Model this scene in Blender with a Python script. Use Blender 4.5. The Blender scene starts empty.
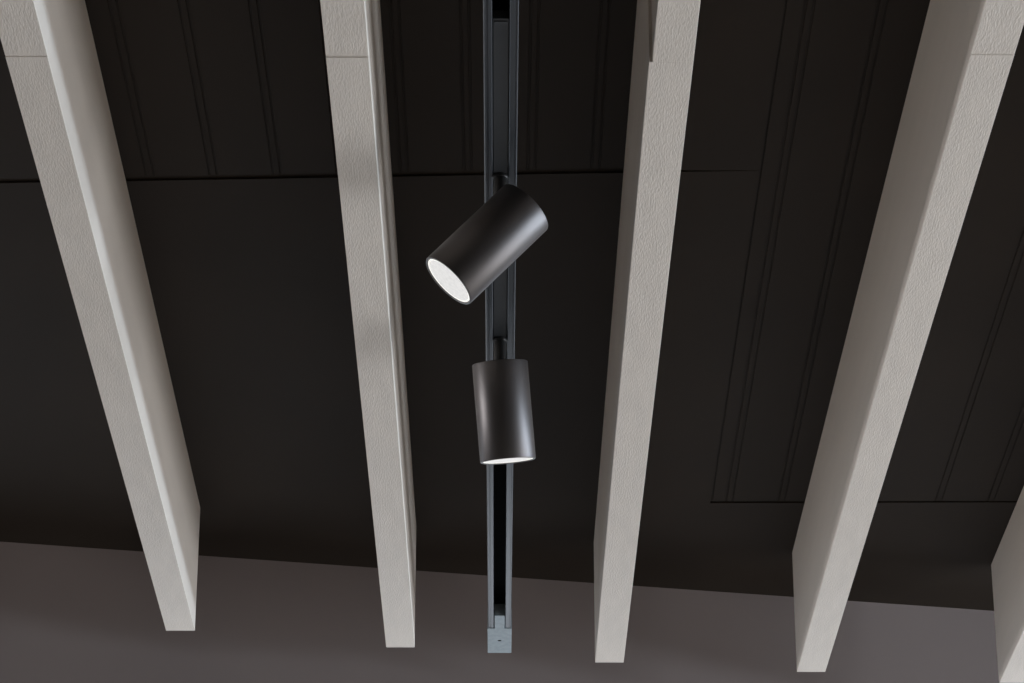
import bpy, bmesh, math
from mathutils import Vector, Matrix

S = bpy.context.scene
COL = S.collection

# ---------------------------------------------------------------- camera
cd = bpy.data.cameras.new('camera')
cam = bpy.data.objects.new('camera', cd)
COL.objects.link(cam)
cd.sensor_width = 36.0
cd.lens = 3145.0 / 1024.0 * 36.0
cd.clip_start = 0.05
PSI, TH = 0.00434, math.radians(24.5)
cam.location = (0, 0, 1.6)
cam.rotation_euler = (math.pi / 2 + TH, 0, -PSI)
S.camera = cam

# ---------------------------------------------------------------- view + world
S.view_settings.view_transform = 'Standard'
S.view_settings.look = 'None'
S.view_settings.gamma = 1.0
S.view_settings.use_curve_mapping = False
S.view_settings.exposure = 0.0

W = bpy.data.worlds.new('daylight')
S.world = W
W.use_nodes = True
nt = W.node_tree
nt.nodes.clear()
tc = nt.nodes.new('ShaderNodeTexCoord')
sp = nt.nodes.new('ShaderNodeSeparateXYZ')
rp = nt.nodes.new('ShaderNodeValToRGB')
bg = nt.nodes.new('ShaderNodeBackground')
wo = nt.nodes.new('ShaderNodeOutputWorld')
mp = nt.nodes.new('ShaderNodeMapRange')
mp.inputs['From Min'].default_value = -1
mp.inputs['From Max'].default_value = 1
nt.links.new(tc.outputs['Generated'], sp.inputs[0])
nt.links.new(sp.outputs['Z'], mp.inputs['Value'])
nt.links.new(mp.outputs['Result'], rp.inputs[0])
nt.links.new(rp.outputs[0], bg.inputs['Color'])
nt.links.new(bg.outputs[0], wo.inputs[0])
e = rp.color_ramp.elements
e[0].position = 0.0; e[0].color = (0.30, 0.29, 0.28, 1)
e[1].position = 1.0; e[1].color = (0.55, 0.72, 1.0, 1)
bg.inputs['Strength'].default_value = 1.0

# far wall frame: runs along +X, skewed
WA = math.atan(0.1966)
WALL_ORG = Vector((0, 4.956, 0))
WALL_M = Matrix.Translation(WALL_ORG) @ Matrix.Rotation(WA, 4, 'Z')


# window openings that let the daylight in: (start, end, sill, head) along each wall
XL, XR, YB, ZC = -3.5, 4.5, -3.0, 3.427
WIN_FAR = (-2.9, 3.6, 2.75, 3.17)
WIN_FAR_LOW = (-2.9, 3.6, 0.1, 1.5)
WIN_RIGHT = (1.8, 5.4, 2.40, 2.86)
WIN_DOOR = (1.6, 5.4, 0.1, 1.7)
WIN_LEFT_ADDED = (3.2, 4.3, 2.95, 3.30)  # unseen opening added to put a left highlight on the lower can


def daylight(M, win, radiance, col):
    """daylight standing in a window opening; M maps (along, outward, up) to the world"""
    x0, x1, z0, z1 = win
    l = bpy.data.lights.new('window_daylight', 'AREA')
    l.shape = 'RECTANGLE'
    l.size = x1 - x0; l.size_y = z1 - z0
    l.energy = radiance * math.pi * l.size * l.size_y
    l.color = col
    o = bpy.data.objects.new('window_daylight', l)
    COL.objects.link(o)
    o.matrix_world = M @ Matrix.Translation(((x0 + x1) / 2, 0.13, (z0 + z1) / 2)) @ Matrix.Rotation(-math.pi / 2, 4, 'X')
    return o


RIGHT_M = Matrix.Translation((XR, 0, 0)) @ Matrix.Rotation(-math.pi / 2, 4, 'Z')
LEFT_M = Matrix.Translation((XL, 0, 0)) @ Matrix.Rotation(math.pi / 2, 4, 'Z')
BACK_M = Matrix.Translation((0, YB, 0)) @ Matrix.Rotation(math.pi, 4, 'Z')


def flip(w):
    return (-w[1], -w[0], w[2], w[3])


LIGHTS = {'far': 1.5, 'farlow': 0.5, 'right': 40.0, 'door': 6.8, 'left': 54.0}
daylight(WALL_M, WIN_FAR, LIGHTS['far'], (0.86, 0.93, 1.0))
daylight(WALL_M, WIN_FAR_LOW, LIGHTS['farlow'], (0.9, 0.95, 1.0))
daylight(RIGHT_M, flip(WIN_RIGHT), LIGHTS['right'], (0.70, 0.85, 1.0))
daylight(RIGHT_M, flip(WIN_DOOR), LIGHTS['door'], (0.9, 0.95, 1.0))
daylight(LEFT_M, WIN_LEFT_ADDED, LIGHTS['left'], (0.95, 0.97, 1.0))  # added light for the can's left streak, no known window there


# ---------------------------------------------------------------- materials
def mat(name, col, rough=0.5, metal=0.0, var=0.0, vscale=(8, 8, 8), bump=0.0, bscale=(60, 60, 60), bdist=0.002, detail=4, spec=0.5):
    m = bpy.data.materials.new(name)
    m.use_nodes = True
    n = m.node_tree
    b = n.nodes['Principled BSDF']
    b.inputs['Base Color'].default_value = (*col, 1)
    b.inputs['Roughness'].default_value = rough
    b.inputs['Metallic'].default_value = metal
    b.inputs['Specular IOR Level'].default_value = spec
    t = n.nodes.new('ShaderNodeTexCoord')

    def noise(scale, det):
        mpn = n.nodes.new('ShaderNodeMapping')
        mpn.inputs['Scale'].default_value = scale
        nz = n.nodes.new('ShaderNodeTexNoise')
        nz.inputs['Scale'].default_value = 1.0
        nz.inputs['Detail'].default_value = det
        n.links.new(t.outputs['Object'], mpn.inputs[0])
        n.links.new(mpn.outputs[0], nz.inputs['Vector'])
        return nz
    if var:
        nz = noise(vscale, 5)
        r = n.nodes.new('ShaderNodeValToRGB')
        r.color_ramp.elements[0].position = 0.3
        r.color_ramp.elements[1].position = 0.7
        r.color_ramp.elements[0].color = (*[x * (1 - var) for x in col], 1)
        r.color_ramp.elements[1].color = (*[min(1, x * (1 + var)) for x in col], 1)
        n.links.new(nz.outputs['Fac'], r.inputs[0])
        n.links.new(r.outputs[0], b.inputs['Base Color'])
    if bump:
        nz = noise(bscale, detail)
        bp = n.nodes.new('ShaderNodeBump')
        bp.inputs['Strength'].default_value = bump
        bp.inputs['Distance'].default_value = bdist
        n.links.new(nz.outputs['Fac'], bp.inputs['Height'])
        n.links.new(bp.outputs[0], b.inputs['Normal'])
    return m


def emit(name, col, strength, grain=0.0):
    m = bpy.data.materials.new(name)
    m.use_nodes = True
    n = m.node_tree
    b = n.nodes['Principled BSDF']
    b.inputs['Base Color'].default_value = (0.10, 0.10, 0.10, 1)
    b.inputs['Roughness'].default_value = 0.4
    b.inputs['Emission Color'].default_value = (*col, 1)
    b.inputs['Emission Strength'].default_value = strength
    if grain:
        t = n.nodes.new('ShaderNodeTexCoord')
        v = n.nodes.new('ShaderNodeTexVoronoi')
        v.inputs['Scale'].default_value = 260
        mr = n.nodes.new('ShaderNodeMapRange')
        mr.inputs['To Min'].default_value = strength * (1 + grain)
        mr.inputs['To Max'].default_value = strength * (1 - grain)
        n.links.new(t.outputs['Object'], v.inputs['Vector'])
        n.links.new(v.outputs['Distance'], mr.inputs['Value'])
        n.links.new(mr.outputs[0], b.inputs['Emission Strength'])
    return m


M_BEAM = mat('off_white_painted_timber', (0.755, 0.675, 0.60), 0.6, var=0.02, vscale=(40, 6, 40), bump=0.06, bscale=(120, 30, 120), bdist=0.0006)
M_GRAIN = mat('off_white_painted_sawn_edge', (0.755, 0.675, 0.60), 0.6, var=0.04, vscale=(60, 12, 60),
              bump=0.55, bscale=(520, 120, 520), bdist=0.0012)
M_CEIL = mat('dark_brown_painted_board', (0.0245, 0.0175, 0.0125), 0.75, var=0.12, vscale=(5, 3, 5),
             bump=0.1, bscale=(150, 40, 150), bdist=0.0006, spec=0.15)
M_WALL = mat('grey_plaster', (0.185, 0.145, 0.132), 0.8, var=0.04, vscale=(3, 3, 3), bump=0.05, bscale=(60, 60, 60))
M_DARK = mat('dark_stained_panelling', (0.05, 0.042, 0.036), 0.7, var=0.1, vscale=(10, 10, 1))
M_WALLI = mat('pale_plaster', (0.45, 0.43, 0.41), 0.85, var=0.03, vscale=(3, 3, 3), bump=0.05)
M_FLOOR = mat('oak_floor', (0.62, 0.52, 0.42), 0.5, var=0.12, vscale=(14, 1.2, 14), bump=0.05, bscale=(40, 4, 40))
M_TRACK = mat('anodised_track', (0.036, 0.04, 0.046), 0.35, 0.15, bump=0.03, bscale=(300, 20, 300), bdist=0.0003)
M_SLOT = mat('black_track_insert', (0.008, 0.008, 0.008), 0.9, spec=0.05)
M_ADAPT = mat('charcoal_adapter', (0.03, 0.031, 0.033), 0.7, 0.0, spec=0.3, var=0.1, vscale=(60, 20, 60))
M_CAP = mat('grey_end_cap', (0.27, 0.31, 0.33), 0.55, 0.2, var=0.12, vscale=(120, 90, 120), bump=0.1, bscale=(200, 200, 200), bdist=0.0004)
M_CAN = mat('bronze_anodised_metal', (0.128, 0.115, 0.112), 0.43, 0.9, bump=0.03, bscale=(900, 900, 900), bdist=0.0002)
M_STEM = mat('black_satin_metal', (0.035, 0.033, 0.032), 0.35, 0.6)
M_RIM = mat('polished_rim', (0.16, 0.155, 0.15), 0.4, 0.9)
M_LENS = emit('lit_lens', (1.0, 0.975, 0.94), 0.66, 0.10)
M_LENSRIM = emit('lit_lens_edge', (1.0, 0.97, 0.90), 0.95)
M_FRAME = mat('dark_window_frame', (0.05, 0.05, 0.05), 0.4, 0.5)


# ---------------------------------------------------------------- mesh helpers
def obj(name, bm, m, parent=None, smooth=False, bevel=0.0, seg=2):
    me = bpy.data.meshes.new(name)
    bmesh.ops.recalc_face_normals(bm, faces=bm.faces)
    bm.to_mesh(me); bm.free()
    me.materials.append(m)
    o = bpy.data.objects.new(name, me)
    COL.objects.link(o)
    if smooth:
        for p in me.polygons:
            p.use_smooth = True
        me.set_sharp_from_angle(angle=math.radians(35))
    if bevel:
        b = o.modifiers.new('edge', 'BEVEL')
        b.width = bevel; b.segments = seg; b.limit_method = 'ANGLE'
    if parent:
        o.parent = parent
    return o


def hexa(bm, pts):
    """8 points: bottom 4 (ccw) then top 4"""
    v = [bm.verts.new(p) for p in pts]
    for f in ((0, 3, 2, 1), (4, 5, 6, 7), (0, 1, 5, 4), (1, 2, 6, 5), (2, 3, 7, 6), (3, 0, 4, 7)):
        bm.faces.new([v[i] for i in f])
    return v


def box(bm, x0, x1, y0, y1, z0, z1, M=None):
    p = [(x0, y0, z0), (x1, y0, z0), (x1, y1, z0), (x0, y1, z0),
         (x0, y0, z1), (x1, y0, z1), (x1, y1, z1), (x0, y1, z1)]
    if M is not None:
        p = [M @ Vector(q) for q in p]
    return hexa(bm, p)


def lathe(bm, prof, n=64, M=None, cap=True):
    """prof: list of (r, z); closed at ends where r == 0"""
    rings = []
    for r, z in prof:
        if r < 1e-7:
            p = Vector((0, 0, z)); rings.append([bm.verts.new(M @ p if M else p)])
        else:
            ring = []
            for i in range(n):
                a = 2 * math.pi * i / n
                p = Vector((r * math.cos(a), r * math.sin(a), z))
                ring.append(bm.verts.new(M @ p if M else p))
            rings.append(ring)
    for a, b in zip(rings, rings[1:]):
        for i in range(n):
            j = (i + 1) % n
            if len(a) == 1 and len(b) == 1:
                continue
            if len(a) == 1:
                bm.faces.new((a[0], b[i], b[j]))
            elif len(b) == 1:
                bm.faces.new((a[i], a[j], b[0]))
            else:
                bm.faces.new((a[i], a[j], b[j], b[i]))


def prism(bm, prof, y0, y1, M=None):
    """closed (x, z) outline swept from y0 to y1 (numbers or functions of x)"""
    f0 = y0 if callable(y0) else (lambda x: y0)
    f1 = y1 if callable(y1) else (lambda x: y1)
    T = (lambda p: M @ Vector(p)) if M is not None else (lambda p: Vector(p))
    a = [bm.verts.new(T((x, f0(x), z))) for x, z in prof]
    b = [bm.verts.new(T((x, f1(x), z))) for x, z in prof]
    n = len(prof)
    bm.faces.new(a); bm.faces.new(b[::-1])
    for i in range(n):
        j = (i + 1) % n
        bm.faces.new((a[i], b[i], b[j], a[j]))


def empty(name, loc, label=None, cat=None, group=None, kind=None):
    o = bpy.data.objects.new(name, None)
    o.empty_display_size = 0.1
    COL.objects.link(o)
    o.location = loc
    tag(o, label, cat, group, kind)
    return o


def tag(o, label=None, cat=None, group=None, kind=None):
    if label: o['label'] = label
    if cat: o['category'] = cat
    if group: o['group'] = group
    if kind: o['kind'] = kind
    return o


# ---------------------------------------------------------------- room shell
bm = bmesh.new(); box(bm, XL - 0.3, XR + 0.3, YB - 0.3, 6.3, -0.12, 0)
tag(obj('floor', bm, M_FLOOR), kind='structure')


def wall(name, M, x0, x1, wins, m):
    """wall panel with openings; windows that share a span are stacked"""
    bm = bmesh.new()
    if not wins:
        box(bm, x0, x1, 0, 0.2, 0, ZC, M)
    else:
        a, b = wins[0][0], wins[0][1]
        box(bm, x0, a, 0, 0.2, 0, ZC, M); box(bm, b, x1, 0, 0.2, 0, ZC, M)
        z = 0.0
        for w in sorted(wins, key=lambda w: w[2]):
            box(bm, a, b, 0, 0.2, z, w[2], M)
            z = w[3]
        box(bm, a, b, 0, 0.2, z, ZC, M)
    tag(obj(name, bm, m), kind='structure')


wall('wall_left', LEFT_M, YB, 4.4, [WIN_LEFT_ADDED], M_DARK)
wall('wall_right', RIGHT_M, -6.0, -YB, [flip(WIN_RIGHT), flip(WIN_DOOR)], M_WALLI)
wall('wall_back', BACK_M, -XR - 0.2, -XL + 0.2, [], M_DARK)
wall('wall_far', WALL_M, -3.75, 4.8, [WIN_FAR, WIN_FAR_LOW], M_WALL)


def window(name, M, x0, x1, z0, z1, n):
    bm = bmesh.new()
    t = 0.05
    box(bm, x0, x1, 0.06, 0.12, z0, z0 + t, M); box(bm, x0, x1, 0.06, 0.12, z1 - t, z1, M)
    for i in range(n + 1):
        x = x0 + (x1 - x0 - t) * i / n
        box(bm, x, x + t, 0.06, 0.12, z0 + t, z1 - t, M)
    tag(obj(name, bm, M_FRAME), kind='structure')


window('window_1', WALL_M, *WIN_FAR, 4)
window('window_2', WALL_M, *WIN_FAR_LOW, 4)
window('window_3', RIGHT_M, *flip(WIN_RIGHT), 5)
window('window_4', RIGHT_M, *flip(WIN_DOOR), 5)
window('added_window_left', LEFT_M, *WIN_LEFT_ADDED, 2)  # frame of the added left opening

# ---------------------------------------------------------------- ceiling: slab + board lining
bm = bmesh.new(); box(bm, XL - 0.2, XR + 0.2, YB - 0.2, 6.05, ZC + 0.0021, ZC + 0.15)
ceil = tag(obj('ceiling', bm, M_CEIL), kind='structure')


def seam_a(x): return 3.4975 - 0.042 * x          # cross seam of the near beaded field
def wall_y(x): return 4.956 + 0.1966 * x + 0.1   # boards run on over the wall head


G = 0.0008   # half width of a joint
XS = 0.330   # long seam of the right-hand field
SK = Matrix.Translation((XS, 3.85, 0)) @ Matrix.Rotation(-0.007, 4, 'Z') @ Matrix.Translation((-XS, -3.85, 0))


def beaded(x0, x1, first, pitch, z=ZC, gd=0.0018, gw=0.0036, off=0.0047, skip=lambda c: False):
    """outline of a beaded board field: pairs of grooves every pitch"""
    bot = [(x0, z)]
    k = math.ceil((x0 + 0.012 - first) / pitch)
    while first + k * pitch < x1 - 0.012:
        cx = first + k * pitch
        k += 1
        if skip(cx):
            continue
        for s in (-1, 1):
            g = cx + s * off
            bot += [(g - gw / 2, z), (g - gw / 2 + 0.0006, z + gd), (g + gw / 2 - 0.0006, z + gd), (g + gw / 2, z)]
    bot += [(x1, z)]
    return bot + [(x1, z + 0.0021), (x0, z + 0.0021)]


bm = bmesh.new()
prism(bm, beaded(XL, 0.175 - G, -0.0402, 0.0797, skip=lambda c: c < -0.5), YB, lambda x: seam_a(x) - 0.0050)
obj('beaded_panel', bm, M_CEIL, ceil)
bm = bmesh.new()
prism(bm, beaded(XS + 0.0005, XR, XS + 0.0266, 0.0823, skip=lambda c: abs(c - 0.603) < 0.02), YB + 0.05, 4.615, SK)
obj('beaded_panel', bm, M_CEIL, ceil)


def flat(x0a, x0b, x1a, x1b, ya0, ya1, yb0, yb1, z=ZC):
    """flat board: near edge (x0a..x1a at ya0/ya1), far edge (x0b..x1b at yb0/yb1)"""
    bm = bmesh.new()
    hexa(bm, [(x0a, ya0, z), (x1a, ya1, z), (x1b, yb1, z), (x0b, yb0, z),
              (x0a, ya0, z + 0.0021), (x1a, ya1, z + 0.0021), (x1b, yb1, z + 0.0021), (x0b, yb0, z + 0.0021)])
    obj('flat_panel', bm, M_CEIL, ceil)


def xs(y): return XS - 0.0015 + (y - 3.85) * 0.007
flat(0.175 + G, 0.175 + G, xs(YB) - G, xs(3.49) - G, YB, YB, 3.4902, 3.4902, z=ZC - 0.0006)
flat(XL, XL, xs(3.4895) - G, xs(5.1) - G, seam_a(XL), 3.4905, wall_y(XL), wall_y(0.34), z=ZC - 0.0008)
flat(xs(4.62) - G - 0.0002, xs(5.1) - G - 0.0002, XR, XR, 4.621, 4.575, wall_y(0.34), wall_y(XR), z=ZC - 0.0008)

# ---------------------------------------------------------------- beams
ZB = 3.22
beams = [
    # x left/right at the far end, x at y=2.85, end y, joint y, near-length narrowing left, label
    (-0.5183, -0.4733, -0.5128, -0.4690, 4.6425, 2.8456, 0.0, 0.0005, 'off-white ceiling beam at far left, its inner side brightly lit along the lower edge'),
    (-0.1783, -0.1332, -0.1806, -0.1363, 4.7205, 2.8456, 0.0, 0.0008, 'off-white ceiling beam directly left of the lighting track and both spotlights'),
    (0.1538, 0.1995, 0.1551, 0.2010, 4.7935, 2.8535, 0.0034, 0.0, 'off-white ceiling beam directly right of the lighting track, notched at its joint'),
    (0.4808, 0.5268, 0.4868, 0.5325, 4.8393, 2.8374, 0.0, 0.0004, 'off-white ceiling beam second from the right, broad grey side facing the track'),
    (0.8154, 0.8612, 0.8195, 0.8650, 4.8941, 2.8374, 0.0, 0.0, 'off-white ceiling beam cut off by the right edge, only its far end showing'),
]
for (xa, xb, na, nb, ye, yj, inl, up_, lab) in beams:
    cx = (xa + xb) / 2
    root = empty('exposed_beam', (cx, ye, ZB), lab, 'beam', 'off-white ceiling beams', 'thing')
    g = 0.0

    def lx(y, p, q): return p + (q - p) * (ye - y) / (ye - 2.85)
    for (y0, y1, dl, dz) in ((yj + g, ye, 0.0, 0.0), (YB + 0.01, yj - g, inl, up_)):
        bm = bmesh.new()
        P = []
        for z in (ZB + dz, ZC - 0.0014):
            P += [(lx(y0, xa, na) + dl - cx, y0 - ye, z - ZB), (lx(y0, xb, nb) - cx, y0 - ye, z - ZB),
                  (lx(y1, xb, nb) - cx, y1 - ye, z - ZB), (lx(y1, xa, na) + dl - cx, y1 - ye, z - ZB)]
        hexa(bm, P)
        tl = obj('timber_length', bm, M_BEAM, root, bevel=0.0005, seg=2)
        tl.data.materials.append(M_GRAIN)
        for p in tl.data.polygons:
            if p.normal.z < -0.9:
                p.material_index = 1

# ---------------------------------------------------------------- lighting track
TX, TW = 0.0008, 0.0362
track = empty('lighting_track', (TX, 4.747, ZB), 'grey slotted lighting track running between the two middle beams', 'lighting track')
h, w, s, lip, t = 0.034, TW / 2, 0.0090, 0.0022, 0.0024
# C-shaped extrusion, a groove in each bottom lip
prof = [(-w, 0.0012), (-w + 0.0012, 0), (-0.0148, 0), (-0.0145, 0.0013), (-0.0135, 0.0013), (-0.0132, 0),
        (-s - 0.0006, 0), (-s, 0.0006), (-s, 0.0045), (-w + t + 0.002, 0.0050), (-w + t, 0.007), (-w + t, h - t), (w - t, h - t),
        (w - t, 0.007), (w - t - 0.002, 0.0050), (s, 0.0045), (s, 0.0006), (s + 0.0006, 0),
        (0.0152, 0), (0.0154, 0.0007), (0.0160, 0.0007), (0.0162, 0), (w - 0.0008, 0), (w, 0.0008), (w, h), (-w, h)]
bm = bmesh.new(); prism(bm, prof, 0.6 - 4.747, 4.6255 - 4.747)
obj('rail', bm, M_TRACK, track)
# dark insulated insert with the conductor ledges
bm = bmesh.new()
prism(bm, [(-w + t, 0.0072), (-0.0112, 0.0072), (-0.0112, 0.012), (-0.0095, 0.012), (-0.0095, 0.016), (-0.0112, 0.016), (-0.0112, 0.022), (-0.009, 0.022), (-0.009, 0.028),
           (0.009, 0.028), (0.009, 0.022), (0.0112, 0.022), (0.0112, 0.016), (0.0095, 0.016), (0.0095, 0.012), (0.0112, 0.012), (0.0112, 0.0072),
           (w - t, 0.0072), (w - t, h - t), (-w + t, h - t)], 0.605 - 4.747, 4.6 - 4.747)
obj('insert', bm, M_SLOT, track)
# end cap with its tongue sliding in the slot and a screw hole
bm = bmesh.new()
y0 = -0.1165
box(bm, -0.0188, 0.0188, y0, 0, 0, 0.034)
box(bm, -0.0078, 0.0078, -0.1755, y0 + 0.002, 0.0002, 0.020)
cap = obj('end_cap', bm, M_CAP, track, bevel=0.0006)
tag(cap, 'pale grey end cap with a screw hole')
bm = bmesh.new()
lathe(bm, [(0, -0.0001), (0.0030, -0.0001), (0.0034, 0.0004), (0.0034, 0.002), (0, 0.002)], 20, Matrix.Translation((0, -0.060, 0)))
obj('screw', bm, M_SLOT, cap)
# suspension rods up to the ceiling, above the track
for y in (1.2, 2.6, 4.2):
    bm = bmesh.new()
    lathe(bm, [(0, h), (0.009, h), (0.009, h + 0.004), (0.003, h + 0.005), (0.003, ZC - ZB - 0.007), (0.012, ZC - ZB - 0.006), (0.012, ZC - ZB - 0.0008), (0, ZC - ZB - 0.0008)],
          20, Matrix.Translation((0, y - 4.747, 0)))
    obj('suspension_rod', bm, M_STEM, track, smooth=True)

# ---------------------------------------------------------------- spotlights
R_CAN, L_CAN = 0.0344, 0.126


def spotlight(px, py, drop, d, ya, yb, lab, PIV, L_CAN):
    root = empty('track_spotlight', (px, py, ZB), lab, 'spotlight', 'bronze cylinder spotlights on the track')
    # adapter sitting in the slot
    bm = bmesh.new()
    ax = TX - px
    box(bm, ax - 0.0082, ax + 0.0082, ya - py, yb - py, 0.0014, 0.0115)
    ad = obj('adapter', bm, M_ADAPT, root, bevel=0.0007)
    bm = bmesh.new()
    box(bm, ax - 0.0066, ax + 0.0066, ya - py + 0.004, ya - py + 0.0085, 0.0002, 0.0014)
    obj('latch', bm, M_ADAPT, ad, bevel=0.0003)
    # stem
    bm = bmesh.new()
    lathe(bm, [(0, 0.004), (0.0085, 0.004), (0.0085, -0.002), (0.0079, -0.0028), (0.0079, -drop + 0.004), (0.0065, -drop), (0, -drop)], 40, Matrix.Translation((ax, 0, 0)))
    obj('stem', bm, M_STEM, root, smooth=True)
    # can: local -Z is the light direction
    d = Vector(d).normalized()
    q = (-d).to_track_quat('Z', 'Y')
    M = Matrix.Translation((0, 0, -drop)) @ q.to_matrix().to_4x4()
    zb, zf = PIV, PIV - L_CAN
    r = R_CAN
    bm = bmesh.new()
    lathe(bm, [(0, zb - 0.0012), (0.010, zb - 0.0012), (0.011, zb - 0.0004), (r - 0.0022, zb - 0.0004), (r - 0.0010, zb), (r - 0.0003, zb - 0.0004), (r, zb - 0.0012),
               (r, zf + 0.0010), (r - 0.0005, zf + 0.0002), (r - 0.0012, zf), (r - 0.0024, zf), (r - 0.0030, zf + 0.0008),
               (r - 0.0030, zf + 0.006), (0, zf + 0.006)], 128, M)
    can = obj('housing', bm, M_CAN, root, smooth=True)
    bm = bmesh.new()
    lathe(bm, [(r - 0.0029, zf + 0.004), (r - 0.0029, zf + 0.0006), (r - 0.0022, zf - 0.0003), (r - 0.0014, zf - 0.0004), (r - 0.0006, zf), (r - 0.0008, zf + 0.0006)], 128, M)
    rim = obj('front_rim', bm, M_RIM, can, smooth=True)
    tag(rim, 'thin bright metal rim')
    bm = bmesh.new()
    lathe(bm, [(0, zf + 0.0010), (r - 0.0052, zf + 0.0010), (r - 0.0052, zf + 0.004), (0, zf + 0.004)], 96, M)
    lens = obj('lens', bm, M_LENS, can, smooth=True)
    tag(lens, 'glowing white lens')
    bm = bmesh.new()
    lathe(bm, [(r - 0.0052, zf + 0.0008), (r - 0.0034, zf + 0.0006), (r - 0.0034, zf + 0.004), (r - 0.0052, zf + 0.004), (r - 0.0052, zf + 0.0008)], 96, M)
    obj('lens_edge', bm, M_LENSRIM, lens, smooth=True)
    return root


spotlight(0.0036, 3.1122, 0.065, (-0.6781, -0.0237, -0.7346), 2.768, 3.152,
          'upper bronze cylinder spotlight tilted down to the left with round glowing lens facing us', 0.037, 0.1255)
spotlight(0.0031, 3.5503, 0.067, (0.0854, 0.285, -0.9547), 3.157, 3.590,
          'lower bronze cylinder spotlight hanging nearly upright with only a thin bright lens edge', 0.033, 0.1215)
